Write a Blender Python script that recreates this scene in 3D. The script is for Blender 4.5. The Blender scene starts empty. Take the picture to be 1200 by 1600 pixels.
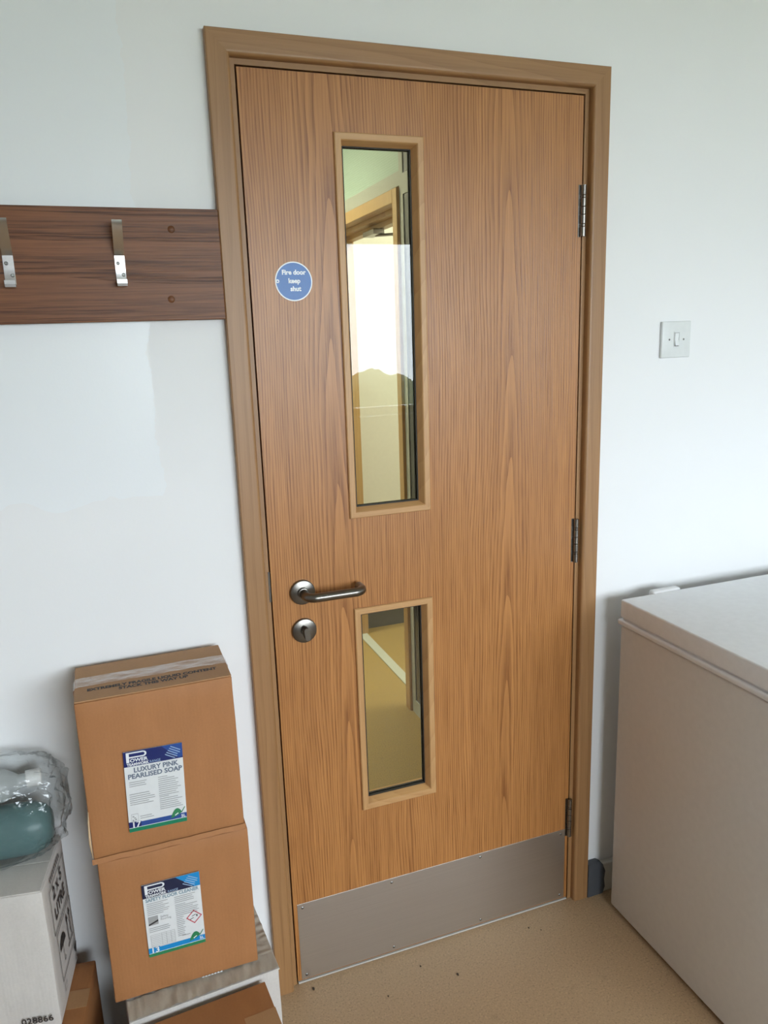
import bpy, bmesh, math, random
from mathutils import Vector, Matrix, noise

# ------------------------------------------------------------------ camera
scene = bpy.context.scene
COL = scene.collection
cam_d = bpy.data.cameras.new('camera')
cam = bpy.data.objects.new('camera', cam_d)
COL.objects.link(cam)
scene.camera = cam
YAW, PITCH, ROLL, FPX = -0.3495, -0.2241, -0.0335, 1211.5
CAM = Vector((-0.315, -1.5913, 1.5473))
fwd = Vector((-math.sin(YAW) * math.cos(PITCH), math.cos(YAW) * math.cos(PITCH), math.sin(PITCH)))
rt = Vector((math.cos(YAW), math.sin(YAW), 0))
up = rt.cross(fwd)
rt2 = rt * math.cos(ROLL) + up * math.sin(ROLL)
up2 = -rt * math.sin(ROLL) + up * math.cos(ROLL)
m = Matrix((rt2, up2, -fwd)).transposed().to_4x4()
m.translation = CAM
cam.matrix_world = m
cam_d.sensor_fit = 'VERTICAL'
cam_d.sensor_height = 24.0
cam_d.lens = FPX / 1600.0 * 24.0
cam_d.clip_start = 0.02

# ------------------------------------------------------------------ world, daylight, exposure
world = bpy.data.worlds.new('overcast_sky')
scene.world = world
world.use_nodes = True
wn = world.node_tree
bg = wn.nodes['Background']
# overcast sky: three times brighter overhead than at the horizon
tcw = wn.nodes.new('ShaderNodeTexCoord')
sep = wn.nodes.new('ShaderNodeSeparateXYZ')
wn.links.new(tcw.outputs['Generated'], sep.inputs[0])
mr = wn.nodes.new('ShaderNodeMapRange')
mr.inputs['From Min'].default_value = 0.0
mr.inputs['From Max'].default_value = 1.0
mr.inputs['To Min'].default_value = 11.5
mr.inputs['To Max'].default_value = 21.0
wn.links.new(sep.outputs[2], mr.inputs['Value'])
bg.inputs['Color'].default_value = (0.84, 0.92, 1.0, 1)
wn.links.new(mr.outputs[0], bg.inputs['Strength'])
WX0, WX1, WZ0, WZ1, WY = -0.2, 2.9, 0.95, 2.27, -4.0     # the window opening behind the camera
pd = bpy.data.lights.new('window_portal', 'AREA')
pd.shape = 'RECTANGLE'
pd.size = WX1 - WX0
pd.size_y = WZ1 - WZ0
pd.cycles.is_portal = True
portal = bpy.data.objects.new('window_portal', pd)
COL.objects.link(portal)
portal.location = ((WX0 + WX1) / 2, WY - 0.13, (WZ0 + WZ1) / 2)
portal.rotation_euler = (math.radians(90), 0, 0)
vs = scene.view_settings
vs.view_transform = 'Standard'
vs.look = 'None'
vs.gamma = 1.0
vs.use_curve_mapping = False
vs.exposure = 0.52
scene.cycles.max_bounces = 8
scene.cycles.diffuse_bounces = 5
scene.cycles.transparent_max_bounces = 12
scene.cycles.use_adaptive_sampling = True
scene.cycles.adaptive_threshold = 0.03

# ------------------------------------------------------------------ helpers
def link(name, data, parent=None, kind=None):
    o = bpy.data.objects.new(name, data)
    COL.objects.link(o)
    if parent is not None:
        o.parent = parent
    if kind:
        o['kind'] = kind
    return o

def thing(name, label, cat, loc=(0, 0, 0), rz=0.0, group=None):
    o = link(name, None)
    o.location = loc
    o.rotation_euler = (0, 0, rz)
    o['label'] = label
    o['category'] = cat
    if group:
        o['group'] = group
    return o

def tag(o, label, cat, group=None):
    o['label'] = label
    o['category'] = cat
    if group:
        o['group'] = group
    return o

def obj(name, bm, mat, parent=None, smooth=False, kind=None, angle=None):
    me = bpy.data.meshes.new(name)
    bmesh.ops.recalc_face_normals(bm, faces=bm.faces)
    bm.to_mesh(me)
    bm.free()
    for mt in (mat if isinstance(mat, (list, tuple)) else [mat]):
        me.materials.append(mt)
    if smooth:
        for p in me.polygons:
            p.use_smooth = True
        if angle:
            me.set_sharp_from_angle(angle=math.radians(angle))
    return link(name, me, parent, kind)

def box(bm, x0, x1, y0, y1, z0, z1, bev=0.0, seg=2):
    r = bmesh.ops.create_cube(bm, size=1.0)
    vsx = r['verts']
    for v in vsx:
        v.co = Vector(((x0 + x1) / 2 + v.co.x * (x1 - x0), (y0 + y1) / 2 + v.co.y * (y1 - y0), (z0 + z1) / 2 + v.co.z * (z1 - z0)))
    if bev > 0:
        es = set()
        for v in vsx:
            for e in v.link_edges:
                es.add(e)
        bmesh.ops.bevel(bm, geom=list(es), offset=bev, segments=seg, profile=0.5, affect='EDGES')

def B(x0, x1, y0, y1, z0, z1, bev=0.0, seg=2):
    bm = bmesh.new()
    box(bm, x0, x1, y0, y1, z0, z1, bev, seg)
    return bm

def prism(bm, pts, fn, d):
    """pts 2d polygon, fn(a,b,t)->Vector, extruded for t in (0,d)"""
    a = [bm.verts.new(fn(p[0], p[1], 0)) for p in pts]
    b = [bm.verts.new(fn(p[0], p[1], d)) for p in pts]
    n = len(pts)
    bm.faces.new(a)
    bm.faces.new(list(reversed(b)))
    for i in range(n):
        bm.faces.new((a[i], a[(i + 1) % n], b[(i + 1) % n], b[i]))

def tube(bm, pts, r, seg=16, caps=True):
    pts = [Vector(p) for p in pts]
    rings = []
    prev = None
    for i, p in enumerate(pts):
        t = (pts[min(i + 1, len(pts) - 1)] - pts[max(i - 1, 0)]).normalized()
        if prev is None:
            a = t.orthogonal().normalized()
        else:
            a = (prev - t * prev.dot(t)).normalized()
        prev = a
        b = t.cross(a)
        rr = r[i] if isinstance(r, (list, tuple)) else r
        rings.append([bm.verts.new(p + (a * math.cos(2 * math.pi * k / seg) + b * math.sin(2 * math.pi * k / seg)) * rr) for k in range(seg)])
    for i in range(len(rings) - 1):
        for k in range(seg):
            bm.faces.new((rings[i][k], rings[i][(k + 1) % seg], rings[i + 1][(k + 1) % seg], rings[i + 1][k]))
    if caps:
        bm.faces.new(rings[0])
        bm.faces.new(list(reversed(rings[-1])))

def lathe(bm, prof, fn, seg=32):
    """prof list of (r, h); fn(x, y, h) -> Vector"""
    rings = []
    for r, h in prof:
        if r < 1e-6:
            rings.append([bm.verts.new(fn(0, 0, h))])
        else:
            rings.append([bm.verts.new(fn(r * math.cos(2 * math.pi * k / seg), r * math.sin(2 * math.pi * k / seg), h)) for k in range(seg)])
    for i in range(len(rings) - 1):
        A, Bq = rings[i], rings[i + 1]
        for k in range(seg):
            k2 = (k + 1) % seg
            if len(A) == 1 and len(Bq) > 1:
                bm.faces.new((A[0], Bq[k2], Bq[k]))
            elif len(Bq) == 1 and len(A) > 1:
                bm.faces.new((A[k], A[k2], Bq[0]))
            elif len(A) > 1:
                bm.faces.new((A[k], A[k2], Bq[k2], Bq[k]))

def text_obj(name, s, size, mat, parent, mw, align='LEFT', bold=0.0, sx=1.0, shear=0.0, space=1.0):
    cu = bpy.data.curves.new(name, 'FONT')
    cu.body = s
    cu.size = size
    cu.align_x = align
    cu.offset = bold
    cu.shear = shear
    cu.space_character = space
    cu.fill_mode = 'FRONT'
    cu.resolution_u = 3
    t = bpy.data.objects.new(name, cu)
    COL.objects.link(t)
    dg = bpy.context.evaluated_depsgraph_get()
    me = bpy.data.meshes.new_from_object(t.evaluated_get(dg))
    bpy.data.objects.remove(t)
    bpy.data.curves.remove(cu)
    me.transform(Matrix.Diagonal((sx, 1, 1, 1)))
    me.transform(mw)
    me.materials.clear()
    me.materials.append(mat)
    me.name = name
    return link(name, me, parent)

def frame_mat(origin, ax, ay):
    ax = Vector(ax).normalized()
    ay = Vector(ay).normalized()
    az = ax.cross(ay)
    mm = Matrix((ax, ay, az)).transposed().to_4x4()
    mm.translation = Vector(origin)
    return mm

# ------------------------------------------------------------------ materials
class NT:
    def __init__(self, name):
        self.m = bpy.data.materials.new(name)
        self.m.use_nodes = True
        self.t = self.m.node_tree
        self.p = self.t.nodes['Principled BSDF']
        self.out = self.t.nodes['Material Output']

    def n(self, kind, **kw):
        nd = self.t.nodes.new(kind)
        for k, v in kw.items():
            setattr(nd, k, v)
        return nd

    def l(self, a, b):
        self.t.links.new(a, b)

    def val(self, sock, v):
        if hasattr(v, 'links') or isinstance(v, bpy.types.NodeSocket):
            self.l(v, sock)
        else:
            sock.default_value = v

    def math(self, op, a, b=0.0, c=0.0, clamp=False):
        nd = self.n('ShaderNodeMath', operation=op)
        nd.use_clamp = clamp
        self.val(nd.inputs[0], a)
        self.val(nd.inputs[1], b)
        if op in ('MULTIPLY_ADD', 'SMOOTH_MIN', 'WRAP', 'COMPARE'):
            self.val(nd.inputs[2], c)
        return nd.outputs[0]

    def obj_xyz(self):
        tc = self.n('ShaderNodeTexCoord')
        s = self.n('ShaderNodeSeparateXYZ')
        self.l(tc.outputs['Object'], s.inputs[0])
        return tc.outputs['Object'], s.outputs

    def vec(self, x, y, z):
        c = self.n('ShaderNodeCombineXYZ')
        for i, v in enumerate((x, y, z)):
            self.val(c.inputs[i], v)
        return c.outputs[0]

    def noise(self, vec, scale, detail=2.0, rough=0.5, out='Fac'):
        nd = self.n('ShaderNodeTexNoise')
        self.l(vec, nd.inputs['Vector'])
        nd.inputs['Scale'].default_value = scale
        nd.inputs['Detail'].default_value = detail
        nd.inputs['Roughness'].default_value = rough
        return nd.outputs[out]

    def ramp(self, fac, stops):
        nd = self.n('ShaderNodeValToRGB')
        self.l(fac, nd.inputs[0])
        el = nd.color_ramp.elements
        while len(el) > 1:
            el.remove(el[-1])
        el[0].position = stops[0][0]
        el[0].color = (*stops[0][1], 1)
        for p, c in stops[1:]:
            e = el.new(p)
            e.color = (*c, 1)
        return nd.outputs[0]

    def mix(self, fac, a, b):
        nd = self.n('ShaderNodeMix', data_type='RGBA')
        self.val(nd.inputs[0], fac)
        for sck, v in ((nd.inputs[6], a), (nd.inputs[7], b)):
            if isinstance(v, tuple):
                sck.default_value = (*v, 1)
            else:
                self.l(v, sck)
        return nd.outputs[2]

    def bump(self, h, strength=0.3, dist=0.001):
        nd = self.n('ShaderNodeBump')
        nd.inputs['Strength'].default_value = strength
        nd.inputs['Distance'].default_value = dist
        self.l(h, nd.inputs['Height'])
        self.l(nd.outputs[0], self.p.inputs['Normal'])

def plain(name, col, rough=0.5, metal=0.0, spec=0.5, alpha=None):
    t = NT(name)
    o, xyz = t.obj_xyz()
    f = t.noise(o, 60.0, 3.0)
    c = t.mix(f, tuple(x * 0.94 for x in col), tuple(min(1, x * 1.05) for x in col))
    t.l(c, t.p.inputs['Base Color'])
    t.p.inputs['Roughness'].default_value = rough
    t.p.inputs['Metallic'].default_value = metal
    t.p.inputs['Specular IOR Level'].default_value = spec
    return t.m

def oak(name, along='z', centres=(0.0,), split=None, light=(0.42, 0.25, 0.125), dark=(0.26, 0.135, 0.055), spacing=0.0055,
        d0=0.05, tilt=0.035, rough=0.42, contrast=0.55, bump=0.35, seed=0.0, fine=1.0, warp=0.07, spec=0.5):
    t = NT(name)
    o, s = t.obj_xyz()
    if along == 'z':
        a, b, g = s[0], s[1], s[2]
    elif along == 'x':
        a, b, g = s[2], s[1], s[0]
    else:
        a, b, g = s[2], s[0], s[1]
    if split is not None:
        k = t.math('GREATER_THAN', a, split)
        cshift = t.math('MULTIPLY_ADD', k, centres[1] - centres[0], centres[0])
        kz = t.math('MULTIPLY', k, 3.7)
    else:
        cshift = centres[0]
        kz = 0.0
    x1 = t.math('SUBTRACT', a, cshift)
    gz = t.math('ADD', g, kz)
    wv = t.vec(t.math('MULTIPLY', a, 3.0), t.math('ADD', b, seed), t.math('MULTIPLY', gz, 0.45))
    w1 = t.math('SUBTRACT', t.noise(wv, 2.0, 3.0), 0.5)
    wv2 = t.vec(t.math('MULTIPLY', a, 9.0), t.math('ADD', b, seed + 4.0), t.math('MULTIPLY', gz, 2.2))
    w2 = t.math('SUBTRACT', t.noise(wv2, 2.0, 2.0), 0.5)
    xx = t.math('MULTIPLY_ADD', w1, warp, x1)
    dd = t.math('MULTIPLY_ADD', g, tilt, d0)
    dd = t.math('MULTIPLY_ADD', w2, warp * 0.07, dd)
    r2 = t.math('ADD', t.math('MULTIPLY', xx, xx), t.math('MULTIPLY', dd, dd))
    dist = t.math('SQRT', r2)
    fr = t.math('FRACT', t.math('DIVIDE', dist, spacing))
    # early wood: a dark porous rise, then falling off
    ring = t.math('POWER', t.math('SUBTRACT', 1.0, fr), 1.6)
    fv = t.vec(t.math('MULTIPLY', a, 300.0), t.math('MULTIPLY', b, 300.0), t.math('MULTIPLY', gz, 7.0))
    pores = t.noise(fv, 1.0, 3.0, 0.6)
    fv2 = t.vec(t.math('MULTIPLY', a, 60.0), t.math('MULTIPLY', b, 60.0), t.math('MULTIPLY', gz, 1.3))
    streak = t.noise(fv2, 1.0, 3.0, 0.6)
    pr = t.math('MULTIPLY', t.math('SUBTRACT', pores, 0.42, clamp=True), t.math('MULTIPLY_ADD', ring, 2.0, 0.8))
    f = t.math('MULTIPLY', ring, contrast)
    f = t.math('MULTIPLY_ADD', pr, 0.9 * fine, f)
    f = t.math('MULTIPLY_ADD', t.math('SUBTRACT', streak, 0.5), 1.0, f)
    f = t.math('ADD', f, 0.06, clamp=True)
    big = t.noise(t.vec(t.math('MULTIPLY', a, 5.0), t.math('ADD', b, seed), t.math('MULTIPLY', gz, 0.7)), 1.0, 2.0)
    c = t.mix(f, light, dark)
    c2 = t.mix(t.math('MULTIPLY', big, 0.35), c, t.mix(f, tuple(q * 0.86 for q in light), tuple(q * 0.9 for q in dark)))
    t.l(c2, t.p.inputs['Base Color'])
    t.p.inputs['Roughness'].default_value = rough
    t.p.inputs['Specular IOR Level'].default_value = spec
    h = t.math('MULTIPLY_ADD', ring, -0.5, t.math('MULTIPLY', pr, -1.0))
    t.bump(h, bump, 0.0006)
    return t.m

M = {}
M['door_oak'] = oak('door_oak_veneer', 'z', (0.16, 0.575), 0.378, light=(0.50, 0.222, 0.066), dark=(0.24, 0.086, 0.021), d0=0.010, tilt=0.020, spacing=0.0058, rough=0.37, contrast=0.52, fine=1.3, bump=0.4)
M['trim_oak'] = oak('trim_oak', 'z', (0.4,), None, light=(0.36, 0.19, 0.078), dark=(0.225, 0.108, 0.038), d0=0.2, tilt=0.05, contrast=0.28, seed=2.0, spacing=0.02, fine=0.6, bump=0.15)
M['trim_oak_x'] = oak('trim_oak_head', 'x', (2.05,), None, light=(0.36, 0.19, 0.078), dark=(0.225, 0.108, 0.038), d0=0.03, tilt=0.05, contrast=0.3, seed=5.0, spacing=0.014, fine=0.6, bump=0.15)
M['bead_oak'] = oak('bead_oak', 'z', (0.4,), None, light=(0.56, 0.32, 0.135), dark=(0.40, 0.195, 0.07), d0=0.2, tilt=0.05, contrast=0.25, seed=3.0, spacing=0.0035, fine=0.7, bump=0.15)
M['bead_oak_x'] = oak('bead_oak_rail', 'x', (0.4,), None, light=(0.56, 0.32, 0.135), dark=(0.40, 0.195, 0.07), d0=0.2, tilt=0.05, contrast=0.25, seed=3.0, spacing=0.0035, fine=0.7, bump=0.15)
M['mahogany'] = oak('varnished_mahogany', 'x', (1.55,), None, light=(0.215, 0.080, 0.027), dark=(0.08, 0.026, 0.008), d0=0.25, tilt=0.02, contrast=0.3, seed=7.0, spacing=0.03, rough=0.42, fine=2.0, bump=0.6, spec=0.35)
M['yellow_oak'] = oak('far_frame_oak', 'z', (1.2,), None, light=(0.52, 0.34, 0.15), dark=(0.38, 0.22, 0.09), d0=0.2, tilt=0.05, contrast=0.3, seed=2.0, spacing=0.02)

def wall_paint(name, patch):
    t = NT(name)
    o, s = t.obj_xyz()
    roll = t.noise(o, 160.0, 3.0, 0.6)
    broad = t.noise(o, 2.5, 2.0)
    c = t.mix(broad, (0.80, 0.80, 0.80), (0.84, 0.84, 0.84))
    r = 0.5
    if patch:
        edge = t.math('MULTIPLY_ADD', t.math('SUBTRACT', t.noise(o, 9.0, 4.0, 0.65), 0.5), 0.07, -0.205)
        left = t.math('LESS_THAN', s[0], edge)
        lowz = t.math('MULTIPLY_ADD', t.math('SUBTRACT', t.noise(o, 4.0, 3.0), 0.5), 0.25, 1.25)
        msk = t.math('MULTIPLY', left, t.math('GREATER_THAN', s[2], lowz))
        r = t.math('MULTIPLY_ADD', msk, -0.3, 0.58)
        c = t.mix(msk, c, (0.82, 0.84, 0.855))
    t.l(c, t.p.inputs['Base Color'])
    t.val(t.p.inputs['Roughness'], r)
    t.p.inputs['Specular IOR Level'].default_value = 0.3
    t.bump(roll, 0.12, 0.001)
    return t.m

M['wall'] = wall_paint('white_wall_paint', True)
M['wall_plain'] = wall_paint('white_wall_paint_plain', False)
M['ceiling'] = plain('ceiling_white', (0.87, 0.87, 0.86), 0.8)

def floor_mat(name, base):
    t = NT(name)
    o, s = t.obj_xyz()
    v = t.n('ShaderNodeTexVoronoi')
    t.l(o, v.inputs['Vector'])
    v.inputs['Scale'].default_value = 420.0
    sp = t.noise(o, 230.0, 3.0, 0.65)
    broad = t.noise(o, 3.0, 3.0)
    c = t.mix(broad, tuple(q * 0.93 for q in base), tuple(q * 1.08 for q in base))
    dk = t.math('LESS_THAN', sp, 0.40)
    lt = t.math('GREATER_THAN', sp, 0.61)
    c = t.mix(t.math('MULTIPLY', dk, 0.6), c, tuple(q * 0.45 for q in base))
    c = t.mix(t.math('MULTIPLY', lt, 0.5), c, tuple(min(1, q * 1.5) for q in base))
    stain = t.math('GREATER_THAN', t.noise(o, 14.0, 4.0, 0.7), 0.66)
    c = t.mix(t.math('MULTIPLY', stain, 0.25), c, tuple(q * 0.6 for q in base))
    t.l(c, t.p.inputs['Base Color'])
    t.p.inputs['Roughness'].default_value = 0.5
    t.bump(sp, 0.15, 0.0006)
    return t.m

M['floor'] = floor_mat('tan_safety_vinyl', (0.42, 0.285, 0.165))
M['corr_floor'] = floor_mat('corridor_vinyl', (0.29, 0.20, 0.066))

def card(name, col, ridges=0.18):
    t = NT(name)
    o, s = t.obj_xyz()
    fib = t.noise(o, 240.0, 4.0, 0.65)
    scuff = t.noise(t.vec(t.math('MULTIPLY', s[0], 3.0), s[1], s[2]), 7.0, 4.0, 0.6)
    c = t.mix(fib, tuple(q * 0.9 for q in col), tuple(min(1, q * 1.1) for q in col))
    c = t.mix(t.math('MULTIPLY', t.math('SUBTRACT', scuff, 0.45, clamp=True), 0.9), c, tuple(min(1, q * 1.3) for q in col))
    t.l(c, t.p.inputs['Base Color'])
    t.p.inputs['Roughness'].default_value = 0.62
    t.p.inputs['Specular IOR Level'].default_value = 0.35
    wav = t.math('SINE', t.math('MULTIPLY', s[0], 2 * math.pi / 0.0065))
    dent = t.noise(t.vec(t.math('MULTIPLY', s[0], 2.5), s[1], t.math('MULTIPLY', s[2], 0.8)), 12.0, 3.0, 0.5)
    h = t.math('MULTIPLY_ADD', dent, 10.0, t.math('MULTIPLY', wav, 0.14))
    t.bump(h, ridges, 0.0008)
    return t.m

M['card'] = card('brown_cardboard', (0.38, 0.165, 0.062))
M['card_flap'] = card('brown_cardboard_flap', (0.38, 0.205, 0.095), 0.12)
M['card_dark'] = card('dark_brown_cardboard', (0.32, 0.135, 0.048))
M['card_white'] = card('white_cardboard', (0.58, 0.545, 0.51))
M['liner'] = card('crumpled_grey_liner', (0.46, 0.41, 0.34))
M['card_edge'] = plain('torn_cardboard_edge', (0.6, 0.42, 0.25), 0.8)

def steel(name, col, rough, brushed=None, metal=1.0):
    t = NT(name)
    o, s = t.obj_xyz()
    if brushed == 'x':
        v = t.vec(t.math('MULTIPLY', s[0], 4.0), t.math('MULTIPLY', s[1], 900.0), t.math('MULTIPLY', s[2], 900.0))
    else:
        v = t.vec(t.math('MULTIPLY', s[0], 900.0), t.math('MULTIPLY', s[1], 900.0), t.math('MULTIPLY', s[2], 6.0))
    f = t.noise(v, 1.0, 2.0)
    smear = t.noise(o, 9.0, 4.0, 0.6)
    c = t.mix(f, tuple(q * 0.9 for q in col), tuple(min(1, q * 1.08) for q in col))
    t.l(c, t.p.inputs['Base Color'])
    t.p.inputs['Metallic'].default_value = metal
    t.l(t.math('MULTIPLY_ADD', smear, 0.04, rough - 0.02), t.p.inputs['Roughness'])
    return t.m

M['kick'] = steel('brushed_kick_plate', (0.60, 0.575, 0.55), 0.33, 'x')
M['handle'] = steel('satin_steel', (0.19, 0.175, 0.155), 0.30, 'x')
M['hinge'] = steel('hinge_steel', (0.27, 0.25, 0.225), 0.26, 'z')
M['hook'] = steel('hook_satin_aluminium', (0.66, 0.65, 0.64), 0.24, 'x')
M['screw'] = steel('screw_steel', (0.22, 0.22, 0.21), 0.35, 'x')
M['black'] = plain('black_gasket', (0.008, 0.008, 0.008), 0.6)
M['dark_gap'] = plain('gap_shade_strip', (0.03, 0.018, 0.012), 0.8)  # near-black colour standing in for the shade in the door gap
M['white_plastic'] = plain('white_switch_plastic', (0.72, 0.74, 0.73), 0.3)
M['white_rocker'] = plain('white_rocker_plastic', (0.80, 0.82, 0.82), 0.25)
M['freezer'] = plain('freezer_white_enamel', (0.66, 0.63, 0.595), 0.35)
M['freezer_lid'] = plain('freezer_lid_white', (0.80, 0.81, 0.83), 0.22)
M['freezer_trim'] = plain('freezer_grey_trim', (0.74, 0.73, 0.74), 0.25)
M['ink'] = plain('black_print', (0.035, 0.03, 0.028), 0.6)
M['grey_ink'] = plain('grey_fine_print', (0.34, 0.34, 0.34), 0.6)
M['slate_ink'] = plain('slate_print', (0.13, 0.16, 0.22), 0.6)
M['teal_ink'] = plain('teal_grey_print', (0.20, 0.30, 0.36), 0.6)
M['label_paper'] = plain('glossy_label_paper', (0.72, 0.73, 0.73), 0.3)
M['navy'] = plain('navy_print', (0.012, 0.022, 0.13), 0.3)
M['dark_navy'] = plain('dark_navy_print', (0.013, 0.018, 0.055), 0.3)
M['mid_blue'] = plain('mid_blue_print', (0.02, 0.07, 0.28), 0.3)
M['sky_blue'] = plain('bright_blue_print', (0.01, 0.25, 0.58), 0.3)
M['pale_print'] = plain('white_print', (0.78, 0.80, 0.82), 0.4)
M['soft_print'] = plain('pale_blue_print', (0.35, 0.48, 0.66), 0.4)
M['green'] = plain('green_print', (0.01, 0.20, 0.10), 0.35)
M['leaf_green'] = plain('leaf_green_print', (0.03, 0.22, 0.09), 0.35)
M['red'] = plain('hazard_red_print', (0.55, 0.03, 0.06), 0.4)
M['sign_blue'] = plain('sign_blue', (0.012, 0.125, 0.42), 0.35)
M['sign_white'] = plain('sign_white', (0.82, 0.84, 0.86), 0.35)
M['skirt_grey'] = plain('dark_grey_cove_vinyl', (0.07, 0.075, 0.085), 0.5)
M['skirt_white'] = plain('white_skirting_paint', (0.62, 0.60, 0.55), 0.4)
M['debris'] = plain('dark_dirt_crumb', (0.05, 0.035, 0.022), 0.9)
M['corr_wall'] = plain('corridor_grey_paint', (0.40, 0.42, 0.39), 0.6)
M['corr_white'] = plain('far_room_white', (0.74, 0.74, 0.70), 0.7)
M['corr_dark'] = plain('dark_glazing', (0.02, 0.025, 0.025), 0.15)
M['corr_skirt'] = plain('far_room_dark_dado', (0.10, 0.10, 0.095), 0.6)
M['threshold'] = plain('pale_threshold_strip', (0.50, 0.48, 0.44), 0.35)
M['shrub'] = plain('shrub_leaves', (0.05, 0.07, 0.03), 0.8)
M['grass'] = plain('lawn', (0.10, 0.13, 0.05), 0.9)
M['upvc'] = plain('white_window_frame', (0.75, 0.75, 0.74), 0.35)
M['cap_white'] = plain('white_bottle_cap', (0.7, 0.7, 0.68), 0.4)

def mint_panel():
    t = NT('ribbed_mint_panel')
    o, s = t.obj_xyz()
    w = t.math('SINE', t.math('MULTIPLY', s[2], 2 * math.pi / 0.009))
    f = t.math('MULTIPLY_ADD', w, 0.5, 0.5)
    c = t.mix(f, (0.37, 0.50, 0.44), (0.41, 0.54, 0.48))
    t.l(c, t.p.inputs['Base Color'])
    t.p.inputs['Roughness'].default_value = 0.5
    t.bump(w, 0.08, 0.001)
    return t.m
M['mint'] = mint_panel()

def pane(name, tint, gain, rough=0.0, bump=0.0, ior=1.5, film=False):
    t = NT(name)
    t.t.nodes.remove(t.p)
    tr = t.n('ShaderNodeBsdfTransparent')
    tr.inputs[0].default_value = (*tint, 1)
    gl = t.n('ShaderNodeBsdfGlossy')
    gl.inputs['Roughness'].default_value = rough
    gl.inputs['Color'].default_value = (1, 1, 1, 1)
    fr = t.n('ShaderNodeFresnel')
    fr.inputs[0].default_value = ior
    mx = t.n('ShaderNodeMixShader')
    if film:
        fr = t.n('ShaderNodeLayerWeight')
        fr.inputs['Blend'].default_value = 0.5
        fac = t.math('MULTIPLY_ADD', t.math('POWER', fr.outputs['Facing'], 3.0), gain, 0.05, clamp=True)
        t.l(fac, mx.inputs[0])
    else:
        t.l(t.math('MULTIPLY', fr.outputs[0], gain, clamp=True), mx.inputs[0])
    t.l(tr.outputs[0], mx.inputs[1])
    t.l(gl.outputs[0], mx.inputs[2])
    t.l(mx.outputs[0], t.out.inputs[0])
    if bump:
        o, s = t.obj_xyz()
        bn = t.n('ShaderNodeBump')
        bn.inputs['Strength'].default_value = bump
        bn.inputs['Distance'].default_value = 0.01
        v = t.n('ShaderNodeTexVoronoi')
        v.feature = 'DISTANCE_TO_EDGE'
        v.inputs['Scale'].default_value = 16.0
        t.l(o, v.inputs['Vector'])
        t.l(t.math('ADD', t.noise(o, 18.0, 4.0, 0.6), t.math('MULTIPLY', v.outputs['Distance'], 0.8)), bn.inputs['Height'])
        t.l(bn.outputs[0], gl.inputs['Normal'])
        t.l(bn.outputs[0], fr.inputs['Normal'])
    return t.m

M['fire_glass'] = pane('tinted_fire_glass', (0.86, 0.87, 0.66), 1.1)
M['glass_back'] = pane('fire_glass_rear_face', (0.99, 0.99, 0.97), 0.0)
M['window_glass'] = pane('window_glass', (0.97, 0.98, 0.98), 1.0)
M['film'] = pane('clear_plastic_film', (0.93, 0.94, 0.94), 0.5, 0.16, 0.9, film=True)
M['tape'] = pane('clear_packing_tape', (0.96, 0.95, 0.93), 0.9, 0.2, 0.5, film=True)
M['teal_bottle'] = None

def translucent(name, col, mixv, rough=0.3):
    t = NT(name)
    o, s = t.obj_xyz()
    f = t.noise(o, 20.0, 2.0)
    c = t.mix(f, tuple(q * 0.9 for q in col), tuple(min(1, q * 1.1) for q in col))
    t.l(c, t.p.inputs['Base Color'])
    t.p.inputs['Roughness'].default_value = rough
    t.p.inputs['Transmission Weight'].default_value = mixv
    t.p.inputs['IOR'].default_value = 1.35
    return t.m
M['teal_bottle'] = translucent('teal_liquid_bottle', (0.13, 0.24, 0.245), 0.25)
M['milky_bottle'] = translucent('milky_plastic_bottle', (0.55, 0.58, 0.58), 0.3)

# ------------------------------------------------------------------ room shell
G, H, W = 0.007, 2.04, 0.7663          # floor gap, leaf height, leaf width
ZT = G + H
XL, XR, ZC = -1.7, 3.4, 2.6            # room left, right, ceiling
obj('floor', B(XL - 0.1, XR + 0.1, WY - 0.1, 0.0, -0.1, 0.0), M['floor'], kind='structure')
obj('ceiling', B(XL - 0.1, XR + 0.1, WY - 0.1, 0.0, ZC, ZC + 0.1), M['ceiling'], kind='structure')
OX0, OX1, OZ = -0.036, W + 0.036, ZT + 0.036     # rough opening for the frame
bm = bmesh.new()
box(bm, XL - 0.1, OX0, 0.0, 0.14, 0.0, 3.0)
box(bm, OX1, XR + 0.1, 0.0, 0.14, 0.0, 3.0)
box(bm, OX0, OX1, 0.0, 0.14, OZ, 3.0)
obj('wall_front', bm, M['wall'], kind='structure')
obj('wall_left', B(XL - 0.1, XL, WY, 0.0, 0.0, ZC), M['wall_plain'], kind='structure')
obj('wall_right', B(XR, XR + 0.1, WY, 0.0, 0.0, ZC), M['wall_plain'], kind='structure')
bm = bmesh.new()
box(bm, XL, WX0, WY - 0.25, WY, 0.0, ZC)
box(bm, WX1, XR, WY - 0.25, WY, 0.0, ZC)
box(bm, WX0, WX1, WY - 0.25, WY, 0.0, WZ0)
box(bm, WX0, WX1, WY - 0.25, WY, WZ1, ZC)
obj('wall_back', bm, M['wall_plain'], kind='structure')
win = link('window_1', None, kind='structure')
win.location = (WX0, WY - 0.18, WZ0)
ww, wh = WX1 - WX0, WZ1 - WZ0
bm = bmesh.new()
box(bm, 0, ww, 0, 0.06, 0, 0.05)
box(bm, 0, ww, 0, 0.06, wh - 0.05, wh)
box(bm, 0, 0.05, 0, 0.06, 0.05, wh - 0.05)
box(bm, ww - 0.05, ww, 0, 0.06, 0.05, wh - 0.05)
obj('window_frame', bm, M['upvc'], win)
obj('mullion', B(1.45, 1.50, 0, 0.06, 0.05, wh - 0.05), M['upvc'], win)
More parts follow.
